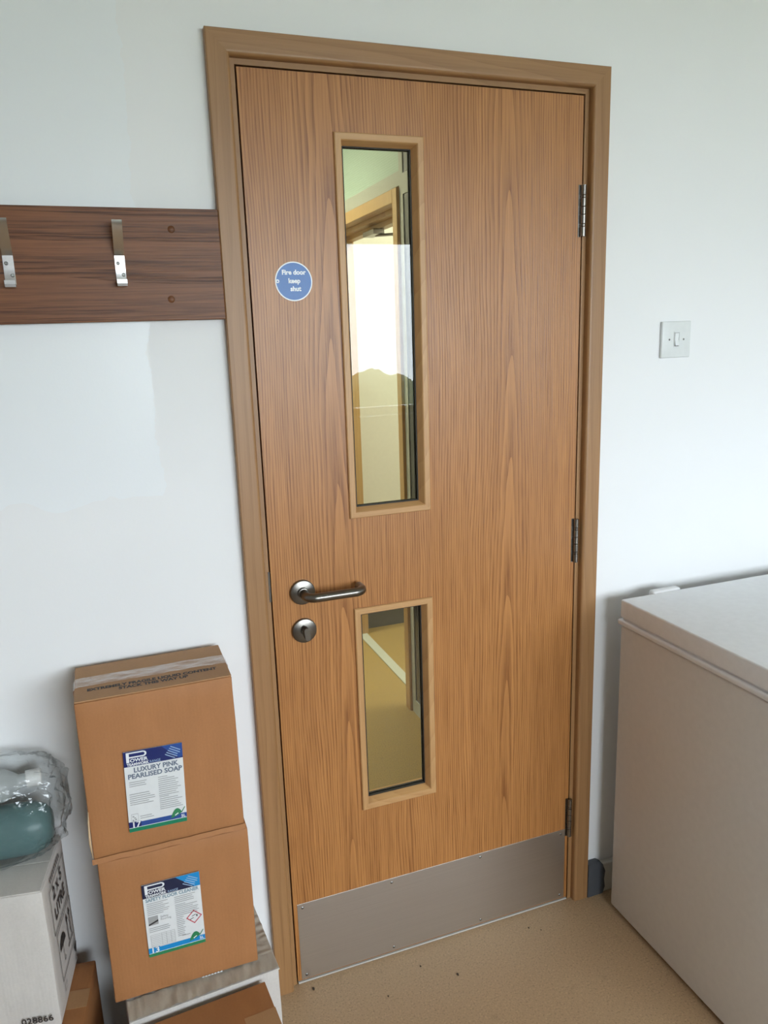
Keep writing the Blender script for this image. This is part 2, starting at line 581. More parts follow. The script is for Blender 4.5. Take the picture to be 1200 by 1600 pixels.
obj('window_pane', B(0.05, 1.45, 0.025, 0.031, 0.05, wh - 0.05), M['window_glass'], win)
obj('window_pane', B(1.50, ww - 0.05, 0.025, 0.031, 0.05, wh - 0.05), M['window_glass'], win)
obj('window_sill', B(-0.05, ww + 0.05, 0.06, 0.26, -0.03, 0.0, 0.004), M['upvc'], win)

# outdoors beyond the window (seen only mirrored in the door glass)
obj('ground', B(-14, 18, -24, WY - 0.26, -0.3, -0.1), M['grass'], kind='structure')
rnd = random.Random(4)
def shrub(x, y, r, h, label):
    bm = bmesh.new()
    bmesh.ops.create_icosphere(bm, subdivisions=4, radius=1.0)
    for v in bm.verts:
        d = v.co.normalized()
        k = 1.0 + 0.22 * noise.noise(d * 2.2 + Vector((x, y, 0))) + 0.13 * noise.noise(d * 7.0 + Vector((x, y, 3)))
        v.co = Vector((d.x * r * k, d.y * r * k, h * 0.5 + d.z * h * 0.5 * k))
        v.co.z = max(v.co.z, 0.0)
    o = obj('garden_shrub', bm, M['shrub'], smooth=True)
    o.location = (x, y, -0.1)
    tag(o, label, 'shrub', 'shrubs outside the window')
shrub(2.75, -7.0, 0.55, 1.25, 'dark rounded shrub mirrored in the upper door glass, tall one at left')
shrub(3.75, -7.6, 0.5, 1.15, 'dark shrub mirrored at the right edge of the upper door glass')

# corridor behind the door
CX = 0.802
obj('floor_corridor', B(-1.2, 3.2, 0.0, 3.2, -0.1, 0.0), M['corr_floor'], kind='structure')
obj('ceiling_corridor', B(-1.2, 3.2, 0.14, 3.2, 2.9, 3.0), M['ceiling'], kind='structure')
obj('wall_corridor_left', B(-1.2, -1.1, 0.14, 3.2, 0.0, 2.9), M['corr_white'], kind='structure')
obj('wall_corridor_end', B(-1.1, 3.2, 2.185, 2.3, 0.3, 2.9), M['corr_white'], kind='structure')
obj('baseboard_corridor', B(-1.1, 3.2, 2.165, 2.3, 0.0, 0.3), M['corr_skirt'], kind='structure')
obj('wall_far_room', B(2.6, 2.7, 0.14, 2.185, 0.0, 2.9), M['corr_white'], kind='structure')
bm = bmesh.new()                                    # side wall with the oak doorway and clerestory
box(bm, CX, CX + 0.08, 0.14, 0.45, 0, 2.9)
box(bm, CX, CX + 0.08, 1.165, 1.20, 0, 2.9)
box(bm, CX, CX + 0.08, 0.45, 1.165, 2.04, 2.11)
box(bm, CX, CX + 0.08, 0.45, 1.165, 2.75, 2.9)
box(bm, CX, CX + 0.08, 0.45, 1.165, 0.0, 0.06)
box(bm, CX, CX + 0.08, 1.20, 2.185, 2.075, 2.125)
box(bm, CX, CX + 0.08, 1.20, 2.185, 2.8, 2.9)
box(bm, CX, CX + 0.08, 2.14, 2.165, 0.0, 2.075)
obj('wall_corridor_side', bm, M['corr_wall'], kind='structure')
w2 = link('window_2', None, kind='structure')
w2.location = (CX, 0.45, 0)
obj('dark_pane', B(0.003, 0.04, 0, 0.715, 0.06, 2.04), M['corr_dark'], w2)
obj('dark_pane', B(0.003, 0.04, 0, 0.715, 2.11, 2.75), M['corr_dark'], w2)
obj('clerestory_panel', B(0.02, 0.05, 0.75, 1.735, 2.125, 2.8), M['mint'], w2)
d2 = link('door_2', None, kind='structure')
d2.location = (CX - 0.012, 1.2, 0)
obj('jamb', B(0, 0.13, 0.0, 0.045, 0, 2.07, 0.003), M['yellow_oak'], d2)
obj('jamb', B(0, 0.13, 0.895, 0.94, 0, 2.07, 0.003), M['yellow_oak'], d2)
obj('head', B(0, 0.05, 0.045, 0.895, 2.022, 2.07, 0.003), M['yellow_oak'], d2)
obj('head_stop', B(0.05, 0.09, 0.045, 0.895, 2.005, 2.07), M['yellow_oak'], d2)
obj('head_lining', B(0.09, 0.13, 0.045, 0.895, 1.985, 2.07), M['yellow_oak'], d2)
bm = bmesh.new()
tube(bm, [(0.10, 0.50, 1.965), (0.10, 0.30, 1.945), (0.10, 0.12, 1.915)], 0.006, 8)
obj('closer_arm', bm, M['screw'], d2, smooth=True)
obj('closer_bracket', B(0.06, 0.11, 0.42, 0.56, 1.962, 1.984, 0.003), M['hinge'], d2)
obj('threshold_strip', B(0.075, 0.12, 0.045, 0.895, 0.0, 0.004), M['corr_wall'], d2)
# unseen lamp added to brighten the corridor behind the door glass
lamp = link('corridor_fill_light', None)
tag(lamp, 'flat round fill light, added out of view in the corridor beyond the door', 'ceiling light')
lamp.location = (0.0, 1.9, 2.9)
bm = bmesh.new()
lathe(bm, [(0, 0), (0.2, 0), (0.2, -0.045), (0.17, -0.05), (0, -0.05)], lambda x, y, h: Vector((x, y, h)))
obj('fill_light_housing', bm, M['cap_white'], lamp)
ld = bpy.data.lights.new('corridor_fill_light', 'AREA')
ld.shape = 'DISK'
ld.size = 0.34
ld.energy = 19.0
ld.spread = math.radians(125)
ld.color = (1.0, 0.96, 0.86)
lo = link('fill_light', ld, lamp)
lo.location = (0, 0, -0.06)
lamp2 = link('far_room_fill_light', None)  # second unseen lamp, added to light the far room's wall and floor
tag(lamp2, 'flat round fill light, added out of view in the room beyond the oak doorway', 'ceiling light')
lamp2.location = (1.6, 1.1, 2.9)
bm = bmesh.new()
lathe(bm, [(0, 0), (0.2, 0), (0.2, -0.045), (0.17, -0.05), (0, -0.05)], lambda x, y, h: Vector((x, y, h)))
obj('fill_light_housing', bm, M['cap_white'], lamp2)
ld2 = bpy.data.lights.new('far_room_fill_light', 'AREA')
ld2.shape = 'DISK'
ld2.size = 0.34
ld2.energy = 30.0
ld2.color = (1.0, 0.97, 0.90)
lo2 = link('fill_light', ld2, lamp2)
lo2.location = (0, 0, -0.06)

# ------------------------------------------------------------------ door frame and architrave
AW, AY0 = 0.0573, -0.0192
AIN = 0.014
def arch_profile():
    # (distance from opening, y) : rounded inner edge
    pr = [(AIN, 0.0), (AIN, -0.010)]
    for k in range(1, 6):
        a = math.pi / 2 * k / 5
        pr.append((AIN + 0.008 * (1 - math.cos(a)), -0.0112 - 0.008 * math.sin(a)))
    pr += [(AW - 0.002, AY0), (AW, AY0 + 0.002), (AW, 0.0)]
    return pr
AP = arch_profile()
def architrave(name, side):
    bm = bmesh.new()
    ra, rb = [], []
    for d, y in AP:
        if side == 'l':
            ra.append(bm.verts.new((-d, y, 0))); rb.append(bm.verts.new((-d, y, ZT + d)))
        elif side == 'r':
            ra.append(bm.verts.new((W + d, y, 0))); rb.append(bm.verts.new((W + d, y, ZT + d)))
        else:
            ra.append(bm.verts.new((-d, y, ZT + d))); rb.append(bm.verts.new((W + d, y, ZT + d)))
    n = len(AP)
    for i in range(n):
        bm.faces.new((ra[i], ra[(i + 1) % n], rb[(i + 1) % n], rb[i]))
    bm.faces.new(ra)
    bm.faces.new(list(reversed(rb)))
    return obj(name, bm, M['trim_oak_x'] if side == 't' else M['trim_oak'], kind='structure', smooth=True, angle=40)
architrave('trim_1', 'l')
architrave('trim_2', 't')
architrave('trim_3', 'r')
frame = link('trim_4', None, kind='structure')
g = 0.0035
obj('jamb', B(OX0, -g, 0.0, 0.14, 0, OZ), M['trim_oak'], frame)
obj('jamb', B(W + g, OX1, 0.0, 0.14, 0, OZ), M['trim_oak'], frame)
obj('head', B(-g, W + g, 0.0, 0.14, ZT + g, OZ), M['trim_oak_x'], frame)
obj('door_stop', B(-g, 0.012, 0.049, 0.075, 0, ZT + g), M['trim_oak'], frame)
obj('door_stop', B(W - 0.012, W + g, 0.049, 0.075, 0, ZT + g), M['trim_oak'], frame)
obj('door_stop', B(0.012, W - 0.012, 0.049, 0.075, ZT - 0.012, ZT + g), M['trim_oak_x'], frame)
obj('gap_shade_strip', B(-g - 0.0004, -g + 0.0008, 0.014, 0.034, 0.0, ZT), M['dark_gap'], frame)  # dark strip laid in the gap as painted shade between jamb and leaf
obj('strike_plate', B(-0.0062, -g + 0.0012, -0.0012, 0.03, 0.990, 1.058), M['handle'], frame)
obj('threshold_bar', B(0, W, -0.0025, 0.05, 0.0, 0.0042, 0.0012), M['threshold'], frame)

# ------------------------------------------------------------------ door
door = link('door_1', None, kind='structure')
door['label'] = 'closed oak veneer fire door with two glazed panels and steel kick plate'
VX0, VX1 = 0.184, 0.377
PAN = [(1.155, 1.943), (0.433, 0.945)]
bm = bmesh.new()
e = 0.010
xs = [0, VX0 + e, VX1 - e, W]
def cell(x0, x1, z0, z1):
    box(bm, x0, x1, 0, 0.044, z0, z1)
cell(0, VX0 + e, G, ZT)
cell(VX1 - e, W, G, ZT)
zc = [G, PAN[1][0] + e, PAN[1][1] - e, PAN[0][0] + e, PAN[0][1] - e, ZT]
for i in (0, 2, 4):
    cell(VX0 + e, VX1 - e, zc[i], zc[i + 1])
bmesh.ops.remove_doubles(bm, verts=bm.verts, dist=1e-5)
leaf = obj('door_leaf', bm, M['door_oak'], door)
def bead_piece(side, z0, z1, front):
    """mitred splayed glazing bead; profile (inset from outer edge, y)"""
    if front:
        pr = [(0.0, 0.0), (0.0, -0.0045), (0.002, -0.0065), (0.013, -0.0065), (0.015, -0.0045), (0.0215, 0.0145), (e, 0.0145), (e, 0.0)]
    else:
        pr = [(0.0, 0.044), (0.0, 0.049), (0.015, 0.049), (0.0215, 0.030), (e, 0.030), (e, 0.044)]
    bm = bmesh.new()
    A, C = [], []
    for d, y in pr:
        if side == 'l':
            A.append((VX0 + d, y, z0 + d)); C.append((VX0 + d, y, z1 - d))
        elif side == 'r':
            A.append((VX1 - d, y, z0 + d)); C.append((VX1 - d, y, z1 - d))
        elif side == 't':
            A.append((VX0 + d, y, z1 - d)); C.append((VX1 - d, y, z1 - d))
        else:
            A.append((VX0 + d, y, z0 + d)); C.append((VX1 - d, y, z0 + d))
    A = [bm.verts.new(p) for p in A]
    C = [bm.verts.new(p) for p in C]
    n = len(pr)
    for i in range(n):
        bm.faces.new((A[i], A[(i + 1) % n], C[(i + 1) % n], C[i]))
    bm.faces.new(A)
    bm.faces.new(list(reversed(C)))
    return bm
for z0, z1 in PAN:
    gx0, gx1, gz0, gz1 = VX0 + 0.012, VX1 - 0.012, z0 + 0.012, z1 - 0.012
    bm = B(gx0, gx1, 0.0195, 0.0265, gz0, gz1)
    bm.faces.ensure_lookup_table()
    for f in bm.faces:
        f.material_index = 0 if f.calc_center_median().y < 0.02 else 1
    gp = obj('glass_pane', bm, [M['fire_glass'], M['glass_back']], door)
    gp['label'] = 'tinted fire glass pane'
    for sd in 'lrtb':
        obj('glazing_bead', bead_piece(sd, z0, z1, True), M['bead_oak_x'] if sd in 'tb' else M['bead_oak'], gp)
    for sd in 'lrtb':
        obj('rear_bead', bead_piece(sd, z0, z1, False), M['bead_oak_x'] if sd in 'tb' else M['bead_oak'], gp)
    bm = bmesh.new()
    q = 0.0235
    for ya, yb in ((0.0145, 0.0193), (0.0267, 0.030)):
        box(bm, VX0 + 0.012, VX0 + q, ya, yb, z0 + 0.012, z1 - 0.012)
        box(bm, VX1 - q, VX1 - 0.012, ya, yb, z0 + 0.012, z1 - 0.012)
        box(bm, VX0 + q, VX1 - q, ya, yb, z0 + 0.012, z0 + q)
        box(bm, VX0 + q, VX1 - q, ya, yb, z1 - q, z1 - 0.012)
    obj('black_gasket', bm, M['black'], gp)

# kick plate
kp = obj('kick_plate', B(0.009, W - 0.009, -0.0015, 0.0, 0.010, 0.222, 0.0004), M['kick'], door)
kp['label'] = 'brushed steel kick plate'
for sx in (0.022, 0.252, 0.50, W - 0.022):
    for sz in (0.020, 0.210):
        bm = bmesh.new()
        lathe(bm, [(0, -0.0026), (0.0022, -0.0024), (0.0034, -0.0015)], lambda x, y, h, sx=sx, sz=sz: Vector((sx + x, h, sz + y)), 12)
        obj('screw', bm, M['screw'], kp, smooth=True)

# lever handle on its rose
HX, HZ = 0.067, 1.003
bm = bmesh.new()
pts = [(HX, -0.004, HZ)]
R = 0.020
pts.append((HX, -0.035, HZ))
for k in range(1, 8):
    a = math.pi / 2 * k / 7
    pts.append((HX + R * (1 - math.cos(a)), -0.035 - R * math.sin(a), HZ))
x_end = 0.193
for k in range(1, 6):
    pts.append((HX + R + (x_end - R - HX - R) * k / 6, -0.055, HZ))
for k in range(0, 8):
    a = math.pi / 2 * k / 7
    pts.append((x_end - R + R * math.sin(a), -0.055 + R * (1 - math.cos(a)), HZ))
pts.append((x_end, -0.016, HZ))
tube(bm, pts, 0.0098, 20)
lever = obj('lever_handle', bm, M['handle'], door, smooth=True, angle=50)
lever['label'] = 'satin steel return-to-door lever handle on round rose'
def rose(r, cx, cz, name, par, t=0.008):
    bm = bmesh.new()
    lathe(bm, [(0, 0), (r, 0), (r, -t + 0.0025), (r - 0.0006, -t + 0.001), (r - 0.0022, -t), (0, -t)], lambda x, y, h: Vector((cx + x, h, cz + y)), 48)
    return obj(name, bm, M['handle'], par, smooth=True, angle=35)
rose(0.028, HX, HZ, 'rose', lever)
bm = bmesh.new()
lathe(bm, [(0.0125, -0.008), (0.0125, -0.014), (0.011, -0.015), (0, -0.015)], lambda x, y, h: Vector((HX + x, h, HZ + y)), 32)
obj('collar', bm, M['handle'], lever, smooth=True, angle=35)
TX, TZ = 0.066, 0.914
turn = rose(0.028, TX, TZ, 'thumb_turn', door)
turn['label'] = 'round bathroom-style steel thumb turn'
bm = bmesh.new()
lathe(bm, [(0.009, -0.008), (0.009, -0.016), (0, -0.016)], lambda x, y, h: Vector((TX + x, h, TZ + y)), 24)
obj('turn_collar', bm, M['handle'], turn, smooth=True, angle=35)
bm = bmesh.new()
cap_pts = []
for k in range(9):
    a = math.pi * k / 8
    cap_pts.append((0.0062 * math.cos(a), 0.0085 + 0.0062 * math.sin(a)))
for k in range(9):
    a = math.pi + math.pi * k / 8
    cap_pts.append((0.0062 * math.cos(a), -0.0085 + 0.0062 * math.sin(a)))
rotk = math.radians(6)
prism(bm, cap_pts, lambda a, b, t: Vector((TX + a * math.cos(rotk) - b * math.sin(rotk), -0.016 - t, TZ + a * math.sin(rotk) + b * math.cos(rotk))), 0.017)
obj('turn_knob', bm, M['handle'], turn, smooth=True, angle=35)

# hinges
for zt_, zb_ in ((1.863, 1.751), (1.090, 0.978), (0.314, 0.200)):
    hx = W + 0.0015
    hg = obj('hinge', B(hx - 0.0105, hx - 0.003, -0.0009, 0.0, zb_, zt_), M['hinge'], door)
    hg['label'] = 'steel butt hinge with bearing knuckles'
    n = [0, 0.20, 0.25, 0.43, 0.58, 0.75, 0.80, 1.0]
    for i in range(len(n) - 1):
        bm = bmesh.new()
        a, b = zb_ + (zt_ - zb_) * n[i] + 0.0005, zb_ + (zt_ - zb_) * n[i + 1] - 0.0005
        rr = 0.0062 if i not in (1, 5) else 0.0058
        lathe(bm, [(0, a), (rr - 0.0005, a), (rr, a + 0.0005), (rr, b - 0.0005), (rr - 0.0005, b), (0, b)],
              lambda x, y, h: Vector((hx + x, -0.0055 + y, h)), 20)
        obj('knuckle', bm, M['hinge'], hg, smooth=True, angle=40)

# fire door sign
SX, SZ, SR = 0.0875, 1.659, 0.0385
bm = bmesh.new()
lathe(bm, [(0, 0), (SR, 0), (SR, -0.0008), (0, -0.0008)], lambda x, y, h: Vector((SX + x, h, SZ + y)), 64)
sign = obj('fire_door_sign', bm, M['sign_white'], door)
sign['label'] = 'round blue sign with white rim and lettering'
bm = bmesh.new()
lathe(bm, [(0, -0.0008), (SR - 0.0024, -0.0008), (SR - 0.0024, -0.0011), (0, -0.0011)], lambda x, y, h: Vector((SX + x, h, SZ + y)), 64)
obj('blue_disc', bm, M['sign_blue'], sign)
for s, dx, dz in (('Fire door', 0.0005, 0.0135), ('keep', 0.001, -0.003), ('shut', 0.003, -0.0185)):
    text_obj('lettering', s, 0.0128, M['sign_white'], sign, frame_mat((SX + dx, -0.0013, SZ + dz), (1, 0, 0), (0, 0, 1)), 'CENTER', 0.0005)
bm = bmesh.new()
rO, rI = 0.0036, 0.0016
ring_a, ring_b = [], []
for k in range(16):
    a = 2 * math.pi * k / 16
    ring_a.append(bm.verts.new((SX - 0.0335 + rO * math.cos(a), -0.0013, SZ + 0.0005 + rO * math.sin(a))))
    ring_b.append(bm.verts.new((SX - 0.0335 + rI * math.cos(a), -0.0013, SZ + 0.0005 + rI * math.sin(a))))
for k in range(16):
    bm.faces.new((ring_a[k], ring_a[(k + 1) % 16], ring_b[(k + 1) % 16], ring_b[k]))
obj('ring_mark', bm, M['sign_white'], sign)

# ------------------------------------------------------------------ skirting
obj('baseboard_right', B(0.872, XR, -0.018, 0.0, 0.0, 0.092, 0.004), M['skirt_white'], kind='structure')
bm = bmesh.new()
pf = [(0.8236, 0.0), (0.872, 0.0), (0.879, 0.02), (0.876, 0.045), (0.879, 0.07), (0.870, 0.094), (0.858, 0.102), (0.8236, 0.102)]
prism(bm, pf, lambda a, b, t: Vector((a, -t, b)), 0.021)
obj('trim_5', bm, M['skirt_grey'], kind='structure')

# ------------------------------------------------------------------ coat hook board
cb = obj('coat_hook_board', B(-1.15, -0.0575, -0.021, 0.0, 1.588, 1.79, 0.0015), M['mahogany'])
tag(cb, 'long varnished mahogany board fixed to the wall left of the door', 'board')
for x, z in ((-0.147, 1.753), (-0.158, 1.627)):
    bm = bmesh.new()
    lathe(bm, [(0, -0.0216), (0.0062, -0.0216), (0.0066, -0.021)], lambda a, b, h: Vector((x + a, h, z + b)), 20)
    pl = obj('wood_plug', bm, M['mahogany'], cb, smooth=True)
def hook(x, label):
    root = thing('coat_hook', label, 'coat hook', (x, -0.021, 1.654), 0, 'steel coat hooks on the board')
    # side profile (y away from the board is negative, z up) of the bent flat strip
    c = [(-0.024, 0.008), (-0.0245, 0.002), (-0.020, -0.0015), (-0.010, -0.0015), (-0.004, 0.001), (-0.0022, 0.006),
         (-0.0022, 0.030), (-0.0022, 0.0515), (-0.0034, 0.0535), (-0.014, 0.066), (-0.025, 0.080), (-0.034, 0.093), (-0.039, 0.102), (-0.0405, 0.109)]
    th = 0.0036
    bm = bmesh.new()
    L, Rr = [], []
    for i, p in enumerate(c):
        a, b = c[max(i - 1, 0)], c[min(i + 1, len(c) - 1)]
        t = Vector((b[0] - a[0], b[1] - a[1])).normalized()
        nrm = Vector((-t.y, t.x))
        L.append((p[0] + nrm.x * th / 2, p[1] + nrm.y * th / 2))
        Rr.append((p[0] - nrm.x * th / 2, p[1] - nrm.y * th / 2))
    wd = 0.0088
    def vv(p, sx):
        return bm.verts.new((sx, min(p[0], -0.0003), p[1]))
    rows = []
    for a, b in zip(L, Rr):
        rows.append((vv(a, -wd), vv(a, wd), vv(b, wd), vv(b, -wd)))
    for i in range(len(rows) - 1):
        for k in range(4):
            bm.faces.new((rows[i][k], rows[i][(k + 1) % 4], rows[i + 1][(k + 1) % 4], rows[i + 1][k]))
    bm.faces.new(rows[0])
    bm.faces.new(list(reversed(rows[-1])))
    st = obj('hook_strip', bm, M['hook'], root, smooth=True, angle=30)
    for sx, sz in ((-0.0035, 0.038), (0.0045, 0.0175)):
        bm = bmesh.new()
        lathe(bm, [(0.0034, -0.0040), (0.0030, -0.0048), (0.0012, -0.0048), (0, -0.0042)], lambda a, b, h: Vector((sx + a, h, sz + b)), 14)
        obj('screw', bm, M['screw'], st, smooth=True)
hook(-0.2445, 'satin steel coat hook nearest the door frame on the wooden board')
hook(-0.4315, 'satin steel coat hook cut by the left picture edge')

# ------------------------------------------------------------------ light switch
sw = thing('light_switch', 'square white plastic light switch on the wall right of the door', 'light switch', (1.044, 0.0, 1.5135))
obj('switch_plate', B(-0.044, 0.044, -0.0085, 0.0, -0.044, 0.044, 0.003, 3), M['white_plastic'], sw, smooth=True, angle=30)
bm = bmesh.new()
for a in ((-0.0085, 0.0085, 0.0165, 0.0185), (-0.0085, 0.0085, -0.0185, -0.0165), (-0.0085, -0.0068, -0.0165, 0.0165), (0.0068, 0.0085, -0.0165, 0.0165)):
    box(bm, a[0], a[1], -0.0098, -0.0083, a[2], a[3])
obj('rocker_surround', bm, M['white_plastic'], sw)
obj('rocker_recess', B(-0.0068, 0.0068, -0.0088, -0.0083, -0.0165, 0.0165), M['screw'], sw)
bm = bmesh.new()
prism(bm, [(-0.0086, -0.0145), (-0.0128, -0.0145), (-0.0095, 0.0), (-0.0105, 0.0155), (-0.0086, 0.0155)], lambda a, b, t: Vector((-0.0056 + t, a, b)), 0.0112)
obj('rocker', bm, M['white_rocker'], sw)
for sx in (-0.0215, 0.0215):
    bm = bmesh.new()
    lathe(bm, [(0.0024, -0.0083), (0.0024, -0.0089), (0, -0.0089)], lambda a, b, h: Vector((sx + a, h, b)), 14)
    obj('screw', bm, M['screw'], sw, smooth=True, angle=30)

# ------------------------------------------------------------------ chest freezer
FX, FY = 0.856, -0.077
fz = thing('chest_freezer', 'white chest freezer standing right of the door with closed lid', 'freezer', (FX, FY, 0))
FL, FD = 1.15, 0.62
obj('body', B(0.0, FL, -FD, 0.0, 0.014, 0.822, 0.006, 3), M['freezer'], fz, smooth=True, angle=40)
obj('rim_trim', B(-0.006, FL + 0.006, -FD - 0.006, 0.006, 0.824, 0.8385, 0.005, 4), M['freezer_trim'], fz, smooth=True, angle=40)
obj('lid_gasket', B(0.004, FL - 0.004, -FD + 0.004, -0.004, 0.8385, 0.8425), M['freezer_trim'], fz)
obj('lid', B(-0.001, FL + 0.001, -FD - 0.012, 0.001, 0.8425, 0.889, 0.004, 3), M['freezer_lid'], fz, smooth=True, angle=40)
for hx in (0.10, 0.95):
    obj('lid_hinge', B(hx, hx + 0.085, 0.001, 0.024, 0.80, 0.893, 0.006, 3), M['freezer_trim'], fz, smooth=True, angle=40)
for fx in (0.08, FL - 0.08):
    for fy in (-0.07, -FD + 0.07):
        bm = bmesh.new()
        lathe(bm, [(0, 0), (0.02, 0), (0.02, 0.014), (0, 0.014)], lambda x, y, h: Vector((fx + x, fy + y, h)), 16)
        obj('foot', bm, M['black'], fz)

# ------------------------------------------------------------------ cartons
def carton_bm(w, d, h, seed, amp=0.0015, bev=0.003, n=10):
    """closed carton centred on x, front at y=-d, back at y=0, base z=0, with softly bulged panels"""
    bm = bmesh.new()
    box(bm, -w / 2, w / 2, -d, 0, 0, h, bev, 2)
    bmesh.ops.subdivide_edges(bm, edges=[ed for ed in bm.edges if ed.calc_length() > 0.05], cuts=n, use_grid_fill=True)
    for v in bm.verts:
        q = v.co * 9.0 + Vector((seed, seed * 2.1, 0))
        off = Vector((noise.noise(q), noise.noise(q + Vector((7, 0, 0))), noise.noise(q + Vector((0, 9, 0))))) * amp
        # panels belly slightly between their edges
        bx = math.cos(math.pi * v.co.x / w) if abs(v.co.x) < w / 2 else 0
        bz = math.sin(math.pi * min(max(v.co.z / h, 0), 1))
        if v.co.y < -d + 0.0005:
            off.y -= 0.0025 * bx * bz
        if v.co.z < 0.002 or v.co.z > h - 0.002:
            off.z = 0
        v.co += off
    return bm

def rect_bm(x0, x1, z0, z1, y):
    bm = bmesh.new()
    bm.faces.new([bm.verts.new(p) for p in ((x0, y, z0), (x1, y, z0), (x1, y, z1), (x0, y, z1))])
    return bm

def product_label(par, cx, cz, w, h, tilt, yf, kind):
    """paper label stuck to a carton front at local y=yf"""
    lab = obj('product_label', B(-w / 2, w / 2, -0.0006, 0.0006, -h / 2, h / 2), M['label_paper'], par)
    lab.location = (cx, yf, cz)
    lab.rotation_euler = (0, tilt, 0)
    lab['label'] = 'printed paper label with blue header and green footer stripe'
    Y1, Y2, Y3 = -0.0008, -0.0010, -0.0012
    def fx(u): return -w / 2 + u * w
    def fz_(v): return h / 2 - v * h
    def rc(name, u0, u1, v0, v1, y, mat):
        return obj(name, rect_bm(fx(u0), fx(u1), fz_(v1), fz_(v0), y), mat, lab)
    def tx(s, u, v, size, mat, bold=0.0, sx=1.0, shear=0.0, al='LEFT', space=1.0, rot=0.0):
        mw = frame_mat((fx(u), Y3, fz_(v)), (math.cos(rot), 0, math.sin(rot)), (-math.sin(rot), 0, math.cos(rot)))
        text_obj('lettering', s, size, mat, lab, mw, al, bold, sx, shear, space)
    soap = kind == 'soap'
    head = M['navy'] if soap else M['dark_navy']
    rc('header_band', 0.0, 1.0, 0.0, 0.185, Y1, head)
    bm = bmesh.new()
    if soap:
        tri = [(0.64, 0.0), (1.0, 0.0), (1.0, 0.165), (0.93, 0.175)]
        cm = M['mid_blue']
    else:
        tri = [(0.58, 0.0), (1.0, 0.0), (1.0, 0.185), (0.90, 0.185)]
        cm = M['sky_blue']
    bm.faces.new([bm.verts.new((fx(a), Y2, fz_(b))) for a, b in tri])
    obj('corner_flash', bm, cm, lab)
    bm = bmesh.new()
    for i in range(5):                                   # unreadable slanted fine print in the corner flash
        a0 = Vector((fx(0.80 - 0.025 * i), Y3, fz_(0.022 + 0.022 * i)))
        dirv = Vector((0.86, 0, -0.5))
        ln = w * (0.19 + 0.02 * (i % 2))
        nn = Vector((0.5, 0, 0.86)) * 0.0008
        bm.faces.new([bm.verts.new(p) for p in (a0 - nn, a0 + dirv * ln - nn, a0 + dirv * ln + nn, a0 + nn)])
    obj('fine_print', bm, M['soft_print'], lab)
    # logo: tall P whose bowl runs over the rest of the word
    bm = bmesh.new()
    def quad(u0, u1, v0, v1):
        bm.faces.new([bm.verts.new((fx(a), Y3, fz_(b))) for a, b in ((u0, v1), (u1, v1), (u1, v0), (u0, v0))])
    quad(0.045, 0.095, 0.012, 0.135)
    quad(0.095, 0.33, 0.012, 0.028)
    quad(0.095, 0.33, 0.066, 0.082)
    for k in range(8):
        a0, a1 = -math.pi / 2 + math.pi * k / 8, -math.pi / 2 + math.pi * (k + 1) / 8
        cu, cv = 0.33, 0.047
        def pt(a, r1, r2): return (fx(cu + r1 * math.cos(a)), Y3, fz_(cv + r2 * math.sin(a)))
        bm.faces.new([bm.verts.new(p) for p in (pt(a0, 0.060, 0.035), pt(a1, 0.060, 0.035), pt(a1, 0.028, 0.019), pt(a0, 0.028, 0.019))])
    obj('letter_p', bm, M['pale_print'], lab)
    tx('OWER', 0.105, 0.132, 0.0095, M['pale_print'], 0.0003, 1.12)
    tx('TEAMWORK', 0.05, 0.176, 0.0075, M['pale_print'], 0.0003, 0.92)
    tx('RANGE', 0.43, 0.176, 0.0072, M['soft_print'], 0.0, 0.85)
    if soap:
        tx('LUXURY PINK', 0.53, 0.262, 0.0135, M['slate_ink'], 0.0004, 0.95, al='CENTER')
        tx('PEARLISED SOAP', 0.51, 0.336, 0.0135, M['slate_ink'], 0.0004, 0.98, al='CENTER')
        rows = [(0.06, 0.38, 0.375, 3), (0.05, 0.46, 0.525, 1), (0.05, 0.48, 0.552, 5), (0.55, 0.72, 0.372, 1), (0.55, 0.95, 0.398, 9), (0.55, 0.76, 0.622, 1), (0.55, 0.95, 0.648, 6), (0.20, 0.47, 0.815, 2)]
    else:
        tx('SAFETY FLOOR CLEANER', 0.5, 0.238, 0.0104, M['teal_ink'], 0.0003, 0.86, al='CENTER')
        rows = [(0.05, 0.44, 0.262, 7), (0.53, 0.92, 0.262, 4), (0.53, 0.74, 0.372, 1), (0.53, 0.94, 0.395, 6), (0.53, 0.68, 0.55, 11), (0.05, 0.48, 0.60, 3), (0.60, 0.80, 0.815, 1)]
        tx('Safety', 0.26, 0.49, 0.0065, M['grey_ink'])
        tx('flooring', 0.26, 0.525, 0.0065, M['grey_ink'])
    rr = random.Random(3 if soap else 8)
    bm = bmesh.new()
    for u0, u1, v0, cnt in rows:
        for i in range(cnt):
            uu = u1 - (u1 - u0) * rr.random() * 0.3
            v = v0 + i * 0.0255
            bm.faces.new([bm.verts.new((fx(a), Y3, fz_(b))) for a, b in ((u0, v + 0.008), (uu, v + 0.008), (uu, v), (u0, v))])
    obj('fine_print', bm, M['grey_ink'], lab, kind='stuff')
    if soap:
        bm = bmesh.new()                                   # hand-wash pictogram in a square frame
        for a in ((0.05, 0.17, 0.775, 0.779), (0.05, 0.17, 0.872, 0.876), (0.05, 0.054, 0.779, 0.872), (0.166, 0.17, 0.779, 0.872),
                  (0.07, 0.10, 0.80, 0.815), (0.095, 0.125, 0.82, 0.832), (0.11, 0.14, 0.84, 0.855), (0.07, 0.09, 0.845, 0.865)):
            bm.faces.new([bm.verts.new((fx(p), Y3, fz_(q))) for p, q in ((a[0], a[3]), (a[1], a[3]), (a[1], a[2]), (a[0], a[2]))])
        obj('pictogram', bm, M['grey_ink'], lab)
